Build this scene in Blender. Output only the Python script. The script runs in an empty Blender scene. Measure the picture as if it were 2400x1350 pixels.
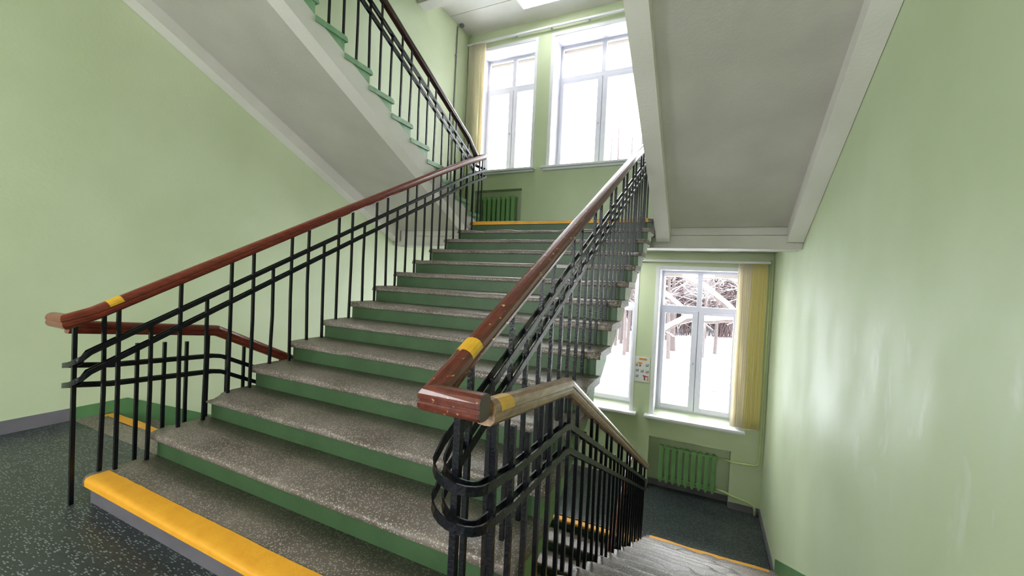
import bpy, bmesh, math, random
from mathutils import Vector, Matrix, noise
random.seed(7)
scene = bpy.context.scene
COL = scene.collection
PI = math.pi

# ------------------------------------------------------------------ helpers
def obj(name, bm, mat, parent=None, smooth=False):
    me = bpy.data.meshes.new(name)
    bmesh.ops.recalc_face_normals(bm, faces=bm.faces[:])
    if parent is not None:
        w = Vector(parent.location)
        if parent.parent is not None:
            w = w + Vector(parent.parent.location)
        for v in bm.verts:
            v.co -= w
    bm.to_mesh(me); bm.free()
    for m in (mat if isinstance(mat, (list, tuple)) else [mat]):
        me.materials.append(m)
    if smooth:
        for p in me.polygons: p.use_smooth = True
    o = bpy.data.objects.new(name, me)
    COL.objects.link(o)
    if parent is not None: o.parent = parent
    return o

def tag(o, label=None, cat=None, group=None, kind=None):
    if label: o['label'] = label
    if cat: o['category'] = cat
    if group: o['group'] = group
    if kind: o['kind'] = kind
    return o

def thing(name, loc, label, cat, group=None, kind=None):
    o = bpy.data.objects.new(name, None)
    o.empty_display_size = .1
    COL.objects.link(o); o.location = loc
    return tag(o, label, cat, group, kind)

def box(bm, lo, hi, bev=0.0, mi=0):
    x0, y0, z0 = lo; x1, y1, z1 = hi
    vs = [bm.verts.new(p) for p in ((x0,y0,z0),(x1,y0,z0),(x1,y1,z0),(x0,y1,z0),(x0,y0,z1),(x1,y0,z1),(x1,y1,z1),(x0,y1,z1))]
    fs = [bm.faces.new([vs[i] for i in f]) for f in ((0,3,2,1),(4,5,6,7),(0,1,5,4),(1,2,6,5),(2,3,7,6),(3,0,4,7))]
    for f in fs: f.material_index = mi
    if bev > 0:
        es = list({e for f in fs for e in f.edges})
        bmesh.ops.bevel(bm, geom=es, offset=bev, segments=2, affect='EDGES', profile=.5)
    return vs

def prism(bm, pts, d, mi=0):
    d = Vector(d)
    a = [bm.verts.new(p) for p in pts]; b = [bm.verts.new(Vector(p)+d) for p in pts]
    n = len(pts)
    fs = [bm.faces.new(a), bm.faces.new(b[::-1])]
    for i in range(n):
        fs.append(bm.faces.new((a[i], b[i], b[(i+1)%n], a[(i+1)%n])))
    for f in fs: f.material_index = mi

def sweep(bm, path, prof, closed=True, caps=True):
    """sweep a 2-D profile (lateral, up) along a 3-D path"""
    path = [Vector(p) for p in path]; n = len(path); rings = []
    Z = Vector((0,0,1))
    for i, p in enumerate(path):
        t0 = (path[i]-path[i-1]).normalized() if i > 0 else None
        t1 = (path[i+1]-path[i]).normalized() if i < n-1 else None
        if t0 is None: t0 = t1
        if t1 is None: t1 = t0
        t = (t0+t1)
        t = t.normalized() if t.length > 1e-6 else t0
        s = t.cross(Z)
        if s.length < 1e-4: s = Vector((1,0,0))
        s.normalize(); u = s.cross(t).normalized()
        c = max(.35, t.dot(t1))
        # mitre: stretch in the direction of the bend
        bend = (t1-t0)
        sl, su = 1.0, 1.0
        if bend.length > 1e-4:
            b = bend.normalized()
            sl = 1 + (1/c-1)*abs(b.dot(s)); su = 1 + (1/c-1)*abs(b.dot(u))
        rings.append([bm.verts.new(p + s*a*sl + u*b_*su) for a, b_ in prof])
    m = len(prof)
    for i in range(n-1):
        for j in range(m):
            bm.faces.new((rings[i][j], rings[i][(j+1)%m], rings[i+1][(j+1)%m], rings[i+1][j]))
    if caps:
        bm.faces.new(rings[0][::-1]); bm.faces.new(rings[-1])
    return rings

def tube(bm, path, r, seg=10, r2=None):
    path = [Vector(p) for p in path]; n = len(path); rings = []
    ref = None
    for i, p in enumerate(path):
        t = (path[min(i+1,n-1)]-path[max(i-1,0)]).normalized()
        if ref is None:
            ref = Vector((0,0,1)) if abs(t.z) < .9 else Vector((1,0,0))
        s = t.cross(ref).normalized(); u = s.cross(t).normalized(); ref = u
        k = i/max(1,n-1)
        rr = r if r2 is None else r+(r2-r)*k
        rings.append([bm.verts.new(p+(s*math.cos(a)+u*math.sin(a))*rr) for a in [2*PI*j/seg for j in range(seg)]])
    for i in range(n-1):
        for j in range(seg):
            bm.faces.new((rings[i][j], rings[i][(j+1)%seg], rings[i+1][(j+1)%seg], rings[i+1][j]))
    bm.faces.new(rings[0][::-1]); bm.faces.new(rings[-1])

def cyl(bm, c, r, h, axis='Z', seg=20):
    c = Vector(c); d = {'X':Vector((1,0,0)),'Y':Vector((0,1,0)),'Z':Vector((0,0,1))}[axis]
    tube(bm, [c, c+d*h], r, seg)

# ------------------------------------------------------------------ materials
def lin(r, g, b):
    f = lambda c: (c/255/12.92) if c/255 <= .04045 else ((c/255+.055)/1.055)**2.4
    return (f(r), f(g), f(b), 1)

def base_mat(name):
    m = bpy.data.materials.new(name); m.use_nodes = True
    nt = m.node_tree; b = nt.nodes['Principled BSDF']
    return m, nt, b

def coords(nt, scale=(1,1,1)):
    tc = nt.nodes.new('ShaderNodeNewGeometry')
    mp = nt.nodes.new('ShaderNodeMapping'); mp.inputs['Scale'].default_value = scale
    nt.links.new(tc.outputs['Position'], mp.inputs['Vector'])
    return mp.outputs['Vector']

def paint(name, col, col2=None, rough=.5, nscale=2.5, bump=.02, bscale=60, spec=.5, contrast=(.35,.65)):
    m, nt, b = base_mat(name)
    v = coords(nt)
    n = nt.nodes.new('ShaderNodeTexNoise'); n.inputs['Scale'].default_value = nscale; n.inputs['Detail'].default_value = 5
    nt.links.new(v, n.inputs['Vector'])
    r = nt.nodes.new('ShaderNodeValToRGB'); r.color_ramp.elements[0].position = contrast[0]; r.color_ramp.elements[1].position = contrast[1]
    r.color_ramp.elements[0].color = col; r.color_ramp.elements[1].color = col2 or col
    nt.links.new(n.outputs['Fac'], r.inputs['Fac']); nt.links.new(r.outputs['Color'], b.inputs['Base Color'])
    b.inputs['Roughness'].default_value = rough
    b.inputs['Specular IOR Level'].default_value = spec
    if bump:
        n2 = nt.nodes.new('ShaderNodeTexNoise'); n2.inputs['Scale'].default_value = bscale; n2.inputs['Detail'].default_value = 3
        nt.links.new(v, n2.inputs['Vector'])
        bp = nt.nodes.new('ShaderNodeBump'); bp.inputs['Strength'].default_value = bump*10; bp.inputs['Distance'].default_value = .004
        nt.links.new(n2.outputs['Fac'], bp.inputs['Height']); nt.links.new(bp.outputs['Normal'], b.inputs['Normal'])
    return m

def speckle(name, base, dark, light, scale=90, rough=.35, amount=.22, stretch=(1,1,1), dirt=None, bump=.3):
    """terrazzo / flecked linoleum: voronoi chips over a mottled ground"""
    m, nt, b = base_mat(name)
    v = coords(nt, stretch)
    n = nt.nodes.new('ShaderNodeTexNoise'); n.inputs['Scale'].default_value = 3.0; n.inputs['Detail'].default_value = 6
    nt.links.new(v, n.inputs['Vector'])
    r0 = nt.nodes.new('ShaderNodeValToRGB'); r0.color_ramp.elements[0].position=.35; r0.color_ramp.elements[1].position=.68
    r0.color_ramp.elements[0].color = dark; r0.color_ramp.elements[1].color = base
    nt.links.new(n.outputs['Fac'], r0.inputs['Fac'])
    vo = nt.nodes.new('ShaderNodeTexVoronoi'); vo.inputs['Scale'].default_value = scale
    nt.links.new(v, vo.inputs['Vector'])
    sep = nt.nodes.new('ShaderNodeSeparateColor'); nt.links.new(vo.outputs['Color'], sep.inputs['Color'])
    lt = nt.nodes.new('ShaderNodeMath'); lt.operation='LESS_THAN'; lt.inputs[1].default_value = amount
    nt.links.new(sep.outputs['Red'], lt.inputs[0])
    ds = nt.nodes.new('ShaderNodeMath'); ds.operation='LESS_THAN'; ds.inputs[1].default_value = .42
    nt.links.new(vo.outputs['Distance'], ds.inputs[0])
    mu = nt.nodes.new('ShaderNodeMath'); mu.operation='MULTIPLY'
    nt.links.new(lt.outputs[0], mu.inputs[0]); nt.links.new(ds.outputs[0], mu.inputs[1])
    mx = nt.nodes.new('ShaderNodeMix'); mx.data_type='RGBA'
    nt.links.new(mu.outputs[0], mx.inputs['Factor']); nt.links.new(r0.outputs['Color'], mx.inputs['A'])
    mx.inputs['B'].default_value = light
    nt.links.new(mx.outputs['Result'], b.inputs['Base Color'])
    rr = nt.nodes.new('ShaderNodeMapRange'); rr.inputs['To Min'].default_value = rough-.08; rr.inputs['To Max'].default_value = rough+.1
    nt.links.new(n.outputs['Fac'], rr.inputs['Value']); nt.links.new(rr.outputs['Result'], b.inputs['Roughness'])
    n2 = nt.nodes.new('ShaderNodeTexNoise'); n2.inputs['Scale'].default_value = 120; n2.inputs['Detail'].default_value = 2
    nt.links.new(v, n2.inputs['Vector'])
    bp = nt.nodes.new('ShaderNodeBump'); bp.inputs['Strength'].default_value = bump; bp.inputs['Distance'].default_value=.002
    nt.links.new(n2.outputs['Fac'], bp.inputs['Height']); nt.links.new(bp.outputs['Normal'], b.inputs['Normal'])
    return m

def wood(name, c1, c2, rough=.3, bare=None):
    m, nt, b = base_mat(name)
    v = coords(nt, (14, 3, 14))
    n = nt.nodes.new('ShaderNodeTexNoise'); n.inputs['Scale'].default_value = 4; n.inputs['Detail'].default_value = 6; n.inputs['Distortion'].default_value=.6
    nt.links.new(v, n.inputs['Vector'])
    r = nt.nodes.new('ShaderNodeValToRGB'); r.color_ramp.elements[0].position=.3; r.color_ramp.elements[1].position=.72
    r.color_ramp.elements[0].color=c1; r.color_ramp.elements[1].color=c2
    nt.links.new(n.outputs['Fac'], r.inputs['Fac'])
    out = r.outputs['Color']
    if bare:
        v2 = coords(nt, (30,14,40))
        n3 = nt.nodes.new('ShaderNodeTexNoise'); n3.inputs['Scale'].default_value=1.6; n3.inputs['Detail'].default_value=4
        nt.links.new(v2, n3.inputs['Vector'])
        r3 = nt.nodes.new('ShaderNodeValToRGB'); r3.color_ramp.elements[0].position=bare[1]; r3.color_ramp.elements[1].position=bare[1]+.03
        nt.links.new(n3.outputs['Fac'], r3.inputs['Fac'])
        mx = nt.nodes.new('ShaderNodeMix'); mx.data_type='RGBA'
        nt.links.new(r3.outputs['Color'], mx.inputs['Factor']); nt.links.new(out, mx.inputs['A']); mx.inputs['B'].default_value = bare[0]
        out = mx.outputs['Result']
    nt.links.new(out, b.inputs['Base Color'])
    b.inputs['Roughness'].default_value = rough
    b.inputs['Coat Weight'].default_value = .35; b.inputs['Coat Roughness'].default_value = .15
    bp = nt.nodes.new('ShaderNodeBump'); bp.inputs['Strength'].default_value=.15; bp.inputs['Distance'].default_value=.002
    nt.links.new(n.outputs['Fac'], bp.inputs['Height']); nt.links.new(bp.outputs['Normal'], b.inputs['Normal'])
    return m

WALLC, WALLC2 = lin(198,209,172), lin(206,216,182)
M = {}
M['wall'] = paint('green_wall_paint', WALLC, WALLC2, rough=.42, nscale=1.2, bump=.03, bscale=38)
M['wall_gloss'] = paint('glossy_green_wall_paint', lin(192,205,168), lin(200,212,178), rough=.5, nscale=1.0, bump=.03, bscale=14, spec=.2)
def scuffed():
    m = M['wall_gloss']; nt = m.node_tree; b = nt.nodes['Principled BSDF']
    src = b.inputs['Base Color'].links[0].from_socket
    g = nt.nodes.new('ShaderNodeNewGeometry'); sp = nt.nodes.new('ShaderNodeSeparateXYZ'); nt.links.new(g.outputs['Position'], sp.inputs[0])
    def rng(out, a, b_, c, d):
        lo = nt.nodes.new('ShaderNodeMapRange'); lo.interpolation_type='SMOOTHSTEP'; lo.inputs[1].default_value=a; lo.inputs[2].default_value=b_
        hi = nt.nodes.new('ShaderNodeMapRange'); hi.interpolation_type='SMOOTHSTEP'; hi.inputs[1].default_value=c; hi.inputs[2].default_value=d; hi.inputs[3].default_value=1; hi.inputs[4].default_value=0
        nt.links.new(out, lo.inputs[0]); nt.links.new(out, hi.inputs[0])
        mu = nt.nodes.new('ShaderNodeMath'); mu.operation='MULTIPLY'; nt.links.new(lo.outputs[0], mu.inputs[0]); nt.links.new(hi.outputs[0], mu.inputs[1]); return mu.outputs[0]
    zone = nt.nodes.new('ShaderNodeMath'); zone.operation='MULTIPLY'
    nt.links.new(rng(sp.outputs['Z'], .1, .55, 1.0, 1.3), zone.inputs[0]); nt.links.new(rng(sp.outputs['Y'], .2, .8, 2.4, 3.4), zone.inputs[1])
    v = coords(nt, (1, 4.5, 2.2)); n = nt.nodes.new('ShaderNodeTexNoise'); n.inputs['Distortion'].default_value=.6; n.inputs['Scale'].default_value=1.5; n.inputs['Detail'].default_value=4
    nt.links.new(v, n.inputs['Vector'])
    r = nt.nodes.new('ShaderNodeMapRange'); r.inputs[1].default_value=.58; r.inputs[2].default_value=.75; nt.links.new(n.outputs['Fac'], r.inputs[0])
    mu = nt.nodes.new('ShaderNodeMath'); mu.operation='MULTIPLY'; nt.links.new(zone.outputs[0], mu.inputs[0]); nt.links.new(r.outputs[0], mu.inputs[1])
    m2 = nt.nodes.new('ShaderNodeMath'); m2.operation='MULTIPLY'; m2.inputs[1].default_value=.5; nt.links.new(mu.outputs[0], m2.inputs[0])
    mx = nt.nodes.new('ShaderNodeMix'); mx.data_type='RGBA'; nt.links.new(m2.outputs[0], mx.inputs['Factor']); nt.links.new(src, mx.inputs['A']); mx.inputs['B'].default_value = lin(226,228,220)
    nt.links.new(mx.outputs['Result'], b.inputs['Base Color'])
    # polished and dull patches of the gloss paint
    v3 = coords(nt, (1, 1.6, .8)); n3 = nt.nodes.new('ShaderNodeTexNoise'); n3.inputs['Scale'].default_value=1.4; n3.inputs['Detail'].default_value=5
    nt.links.new(v3, n3.inputs['Vector'])
    r3 = nt.nodes.new('ShaderNodeMapRange'); r3.inputs[1].default_value=.35; r3.inputs[2].default_value=.65; r3.inputs[3].default_value=.66; r3.inputs[4].default_value=.46
    nt.links.new(n3.outputs['Fac'], r3.inputs[0]); nt.links.new(r3.outputs[0], b.inputs['Roughness'])
scuffed()
M['plaster'] = paint('white_plaster', lin(218,214,208), lin(226,222,217), rough=.75, nscale=2, bump=.05, bscale=45)
M['soffit'] = paint('grey_white_soffit_plaster', lin(180,177,168), lin(190,187,178), rough=.75, nscale=2, bump=.05, bscale=45)  # white plaster with shade put into the tone; stringers stay lighter
M['ceiling'] = paint('ceiling_whitewash', lin(226,222,216), lin(234,230,226), rough=.8, nscale=2, bump=.03, bscale=40)
M['riser'] = paint('green_riser_paint', lin(56,81,51), lin(62,89,57), rough=.45, nscale=6, bump=.03, bscale=50)
M['step_end'] = paint('green_step_paint', lin(112,156,116), lin(138,178,140), rough=.4, nscale=10, bump=.05, bscale=40)
M['skirt_grey'] = paint('grey_skirting_paint', lin(112,108,118), lin(122,118,126), rough=.5, nscale=6, bump=.02)
M['riser_side'] = paint('light_green_step_side', lin(112,146,96), lin(122,156,106), rough=.45, nscale=8, bump=.03)
M['step_side'] = paint('pale_step_side', lin(196,196,196), lin(214,214,212), rough=.6, nscale=14, bump=.05)  # upper terrazzo step ends, paled to carry the window light on them
M['skirt_green'] = paint('green_skirting_paint', lin(82,126,78), lin(90,134,86), rough=.45, nscale=6, bump=.02)
M['grey_riser'] = paint('grey_riser_paint', lin(96,92,100), lin(104,99,107), rough=.5, nscale=8, bump=.02)
M['terrazzo'] = speckle('terrazzo', lin(126,115,109), lin(96,86,80), lin(170,160,150), scale=125, rough=.42, amount=.5, bump=.35)
M['lino'] = speckle('flecked_dark_linoleum', lin(58,64,66), lin(42,48,50), lin(116,124,128), scale=120, rough=.33, amount=.42, stretch=(.35,1.3,1), bump=.2)
M['yellow'] = paint('yellow_nosing_paint', lin(232,166,44), lin(222,152,34), rough=.5, nscale=14, bump=.03, contrast=(.3,.8))
M['iron'] = paint('black_enamel', lin(12,13,18), lin(18,19,26), rough=.28, nscale=30, bump=.05, bscale=90, spec=.4)
M['wood'] = wood('red_brown_varnish', lin(96,34,22), lin(134,54,36), rough=.28)
M['wood_worn'] = wood('worn_red_brown_varnish', lin(82,36,27), lin(112,54,41), rough=.3, bare=(lin(196,150,112), .655))
M['wood_bare'] = wood('bare_wood_rail', lin(120,88,66), lin(176,138,108), rough=.35)
M['wood_dark'] = wood('dark_brown_varnish', lin(42,20,17), lin(66,30,24), rough=.28)  # brown handrail varnish with the backlit shade put into its colour
M['wood_end'] = wood('cut_wood_end', lin(58,36,34), lin(84,54,46), rough=.5)
M['tape'] = paint('yellow_tape', lin(226,176,52), lin(214,160,40), rough=.45, nscale=30, bump=0)
M['upvc'] = paint('white_window_plastic', lin(222,221,232), lin(227,226,236), rough=.3, nscale=2, bump=0)
M['sill'] = paint('white_sill_paint', lin(228,228,232), lin(236,236,238), rough=.35, nscale=2, bump=0)
M['rad'] = paint('green_radiator_paint', lin(122,166,106), lin(130,174,114), rough=.4, nscale=8, bump=.02)
M['pipe'] = paint('pale_green_pipe_paint', lin(190,206,144), lin(198,212,152), rough=.35, nscale=8, bump=0)
M['conduit'] = paint('grey_conduit', lin(120,124,124), lin(130,134,134), rough=.45, nscale=8, bump=0)
M['stone_out'] = paint('beige_outer_plaster', lin(206,194,180), lin(214,203,190), rough=.9, nscale=5, bump=.05)
M['snow'] = paint('snow', lin(240,242,248), lin(246,248,252), rough=.8, nscale=1, bump=.05, bscale=6)
M['bark'] = paint('grey_brown_bark', lin(52,44,42), lin(66,56,54), rough=.9, nscale=12, bump=.1, bscale=40)
M['twig'] = paint('reddish_twigs', lin(56,42,43), lin(70,53,54), rough=.9, nscale=3, bump=0)
M['paper'] = paint('poster_paper', lin(222,222,222), lin(228,228,228), rough=.4, nscale=2, bump=0)
M['p_orange'] = paint('poster_orange', lin(226,150,70), None, rough=.4, bump=0)
M['p_red'] = paint('poster_red', lin(196,74,80), None, rough=.4, bump=0)
M['p_grey'] = paint('poster_grey', lin(150,152,158), None, rough=.4, bump=0)
M['p_dark'] = paint('poster_dark', lin(70,66,70), None, rough=.4, bump=0)
M['metal'] = paint('bright_metal', lin(190,190,195), None, rough=.3, bump=0)
M['metal'].node_tree.nodes['Principled BSDF'].inputs['Metallic'].default_value = .8

def glass_mat():
    m = bpy.data.materials.new('window_glass'); m.use_nodes = True; nt = m.node_tree
    nt.nodes.remove(nt.nodes['Principled BSDF'])
    out = nt.nodes['Material Output']
    fr = nt.nodes.new('ShaderNodeFresnel'); fr.inputs['IOR'].default_value = 1.25
    tr = nt.nodes.new('ShaderNodeBsdfTransparent'); tr.inputs['Color'].default_value = (.97,.98,.98,1)
    gl = nt.nodes.new('ShaderNodeBsdfGlossy'); gl.inputs['Roughness'].default_value = .02
    mx = nt.nodes.new('ShaderNodeMixShader')
    nt.links.new(fr.outputs[0], mx.inputs[0]); nt.links.new(tr.outputs[0], mx.inputs[1]); nt.links.new(gl.outputs[0], mx.inputs[2])
    nt.links.new(mx.outputs[0], out.inputs['Surface'])
    return m
M['glass'] = glass_mat()

def lamp_mat(name, strength):
    m, nt, b = base_mat(name)
    b.inputs['Base Color'].default_value = (.85,.86,.9,1); b.inputs['Emission Color'].default_value = (.96,.97,1,1); b.inputs['Emission Strength'].default_value = strength
    return m
M['lamp'] = lamp_mat('lit_diffuser', 4.0)
M['lamp_bright'] = lamp_mat('bright_lit_diffuser', 10.0)

def cloth_mat(name, col, col2):
    m = bpy.data.materials.new(name); m.use_nodes = True; nt = m.node_tree
    nt.nodes.remove(nt.nodes['Principled BSDF'])
    out = nt.nodes['Material Output']
    v = coords(nt, (60, 60, 2))
    n = nt.nodes.new('ShaderNodeTexNoise'); n.inputs['Scale'].default_value = 3
    nt.links.new(v, n.inputs['Vector'])
    r = nt.nodes.new('ShaderNodeValToRGB'); r.color_ramp.elements[0].position=.3; r.color_ramp.elements[1].position=.7
    r.color_ramp.elements[0].color=col; r.color_ramp.elements[1].color=col2
    nt.links.new(n.outputs['Fac'], r.inputs['Fac'])
    d = nt.nodes.new('ShaderNodeBsdfDiffuse'); t = nt.nodes.new('ShaderNodeBsdfTranslucent')
    nt.links.new(r.outputs['Color'], d.inputs['Color']); nt.links.new(r.outputs['Color'], t.inputs['Color'])
    mx = nt.nodes.new('ShaderNodeMixShader'); mx.inputs[0].default_value = .55
    nt.links.new(d.outputs[0], mx.inputs[1]); nt.links.new(t.outputs[0], mx.inputs[2])
    nt.links.new(mx.outputs[0], out.inputs['Surface'])
    return m
M['blind'] = cloth_mat('yellow_blind_cloth', lin(252,240,176), lin(253,245,194))
M['blind_cream'] = cloth_mat('cream_blind_cloth', lin(254,250,234), lin(255,252,240))
M['blind_pale'] = cloth_mat('pale_blind_cloth', lin(251,243,224), lin(252,246,232))  # light through the lower blind's turned vanes put into this paler tone

# ------------------------------------------------------------------ main dimensions
XL, XR, YB = -1.68, 3.90, 6.28          # side walls, window wall
ZTOP, ZBOT, YHALL = 8.3, -4.3, -4.6
H = 2.1                                  # one half-storey
RISE, RUN = .15, .30

# ------------------------------------------------------------------ room shell
def struct(name, bm, mat, label=None, cat=None):
    o = obj(name, bm, mat); o['kind'] = 'structure'
    if label: o['label'] = label
    if cat: o['category'] = cat
    return o

bm = bmesh.new(); box(bm, (XL-.3, YHALL, ZBOT), (XL, YB+.6, ZTOP)); struct('wall_left', bm, M['wall'], 'pale green plastered wall on the left of the stairwell', 'wall')
bm = bmesh.new(); box(bm, (XR, YHALL, ZBOT), (XR+.3, YB+.6, ZTOP)); struct('wall_right', bm, M['wall_gloss'], 'pale green glossy painted wall on the right of the stairwell', 'wall')

WIN = [(-1.43,-.18), (.19,1.90), (2.27,3.52)]
WZ = [(-.83,1.62), (3.47,5.91)]
NICHES = [(2.24,3.47,-H,-1.21), (-1.38,-.15,-H,-1.21), (-1.39,-.335,H,3.10), (2.42,3.47,H,3.10)]
def grid_wall(bm, xs, zs, y0, y1, holes, recess=()):
    for i in range(len(xs)-1):
        for j in range(len(zs)-1):
            cx, cz = (xs[i]+xs[i+1])/2, (zs[j]+zs[j+1])/2
            if any(a < cx < b and c < cz < d for a,b,c,d in holes): continue
            yy = y0
            if any(a < cx < b and c < cz < d for a,b,c,d in recess): yy = y0+.20
            box(bm, (xs[i], yy, zs[j]), (xs[i+1], y1, zs[j+1]))
    bmesh.ops.remove_doubles(bm, verts=bm.verts[:], dist=1e-5)
    # drop doubled inner faces
    seen = {}
    for f in bm.faces:
        seen.setdefault(tuple(sorted(v.index for v in f.verts)), []).append(f)
    bm.verts.index_update()
    seen = {}
    for f in bm.faces: seen.setdefault(tuple(sorted(v.index for v in f.verts)), []).append(f)
    dele = [f for fs in seen.values() if len(fs) > 1 for f in fs]
    bmesh.ops.delete(bm, geom=dele, context='FACES')
holes = [(a,b,c,d) for a,b in WIN for c,d in WZ]
xs = sorted({XL, XR, *[v for w in WIN for v in w], *[v for n in NICHES for v in n[:2]]})
zs = sorted({ZBOT, ZTOP, *[v for w in WZ for v in w], *[v for n in NICHES for v in n[2:]]})
bm = bmesh.new(); grid_wall(bm, xs, zs, YB, 6.76, holes, NICHES)
struct('wall_back', bm, M['wall'], 'pale green window wall at the back of both landings', 'wall')
# outer leaf of the wall, beige, with slightly tighter openings
oh = [(a+.05,b-.05,c+.02,d-.11) for a,b in WIN for c,d in WZ]
xs = sorted({XL-.3, XR+.3, *[v for h in oh for v in h[:2]]}); zs = sorted({ZBOT-1, ZTOP, *[v for h in oh for v in h[2:]]})
bm = bmesh.new(); grid_wall(bm, xs, zs, 6.762, 6.98, oh)
struct('wall_outside', bm, M['stone_out'], 'beige plastered outer face of the window wall', 'wall')
# hall behind the camera: end wall with two unseen openings added for frontal fill light
fh = [(-1.1,.4,.9,2.9), (1.8,3.3,.9,2.9)]
xs = sorted({XL, XR, *[v for h in fh for v in h[:2]]}); zs = sorted({ZBOT, ZTOP, .9, 2.9})
bm = bmesh.new(); grid_wall(bm, xs, zs, YHALL-.3, YHALL, fh)
struct('wall_front', bm, M['wall'])
# floors
bm = bmesh.new(); box(bm, (XL, YHALL, -.25), (XR, .03, 0))
box(bm, (XL, .03, -.25), (-.004, .50, 0)); box(bm, (2.395, .03, -.25), (XR, .50, 0))
struct('floor', bm, M['lino'], 'dark flecked linoleum floor of the near hall', 'floor')
bm = bmesh.new(); box(bm, (XL, 4.80, -H-.3), (XR, YB+.2, -H+.0015))
struct('floor', bm, M['lino'], 'dark flecked linoleum floor of the lower landing', 'floor')
bm = bmesh.new(); box(bm, (XL, 4.30, 1.95), (XR, YB+.2, H+.0015)); box(bm, (-.03, 3.96, 1.95), (2.42, 4.30, H+.0015))
struct('floor', bm, M['lino'], 'floor of the upper landing under the tall windows', 'floor')
bm = bmesh.new(); box(bm, (XL, YHALL, ZBOT-.2), (XR, YB, ZBOT)); struct('floor', bm, M['lino'], 'floor of the storey below', 'floor')
# underside of upper landing with its edge beam
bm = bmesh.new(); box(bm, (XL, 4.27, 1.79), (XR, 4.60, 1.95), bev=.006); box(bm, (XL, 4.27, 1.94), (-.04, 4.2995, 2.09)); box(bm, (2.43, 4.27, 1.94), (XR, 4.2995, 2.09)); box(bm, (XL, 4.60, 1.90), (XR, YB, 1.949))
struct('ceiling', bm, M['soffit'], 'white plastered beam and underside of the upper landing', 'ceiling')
bm = bmesh.new(); box(bm, (XL, 4.60, 5.92), (XR, 4.83, 6.6), bev=.01); box(bm, (XL, 4.83, 6.27), (XR, 5.555, 6.6)); box(bm, (XL, 5.575, 6.27), (XR, YB, 6.6))
box(bm, (XL, 5.555, 6.285), (XR, 5.575, 6.6))
struct('ceiling', bm, M['ceiling'], 'white ceiling with a beam above the tall windows', 'ceiling')
bm = bmesh.new(); box(bm, (XL, YHALL, ZTOP), (XR, YB, ZTOP+.2)); struct('ceiling', bm, M['ceiling'])  # unseen roof slab, added to keep sky light out from above
bm = bmesh.new(); box(bm, (XL, YHALL, 3.85), (XR, -.4, 4.2)); struct('ceiling', bm, M['ceiling'], 'ceiling of the near hall', 'ceiling')
# lower landing edge beam
bm = bmesh.new(); box(bm, (XL, 4.82, -H-.5), (XR, 5.0, -H-.3)); struct('ceiling', bm, M['plaster'])

# skirting bands
def band(name, pts, dx, mat, label):
    bm = bmesh.new(); prism(bm, pts, (dx,0,0)); return struct(name, bm, mat, label, 'skirting')
band('baseboard_left', [(XL,YHALL,0),(XL,.52,0),(XL,.52,.10),(XL,YHALL,.10)], .012, M['skirt_grey'], 'grey painted skirting along the left hall wall')
band('baseboard_right', [(XR,YHALL,0),(XR,.52,0),(XR,.52,.10),(XR,YHALL,.10)], -.012, M['skirt_grey'], 'grey painted skirting along the right hall wall')
for s, x, lab in ((1, XL, 'left'), (-1, XR, 'right')):
    p = [(x,.52,-.02),(x,.52,.10),(x,.86,.10)]
    p += [(x,4.72,-1.84),(x,4.72,-H),(x,4.66,-H),(x,.80,-.17),(x,.76,-.02)]
    band('baseboard_'+lab, p, .012*s, M['skirt_green'], f'green painted skirting stepping down the {lab} wall beside the stairs')
    band('baseboard_'+lab, [(x,4.72,-H),(x,YB,-H),(x,YB,-H+.10),(x,4.72,-H+.10)], .014*s, M['skirt_grey'], f'grey skirting on the {lab} wall of the lower landing')
bm = bmesh.new()
for a, b, y in ((XL,-1.38,YB),(-1.38,-.15,YB+.2),(-.15,2.24,YB),(2.24,3.47,YB+.2),(3.47,XR,YB)):
    box(bm, (a, y-.014, -H), (b, y, -H+.10))
struct('baseboard_back', bm, M['skirt_grey'], 'grey skirting under the lower windows', 'skirting')

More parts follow.
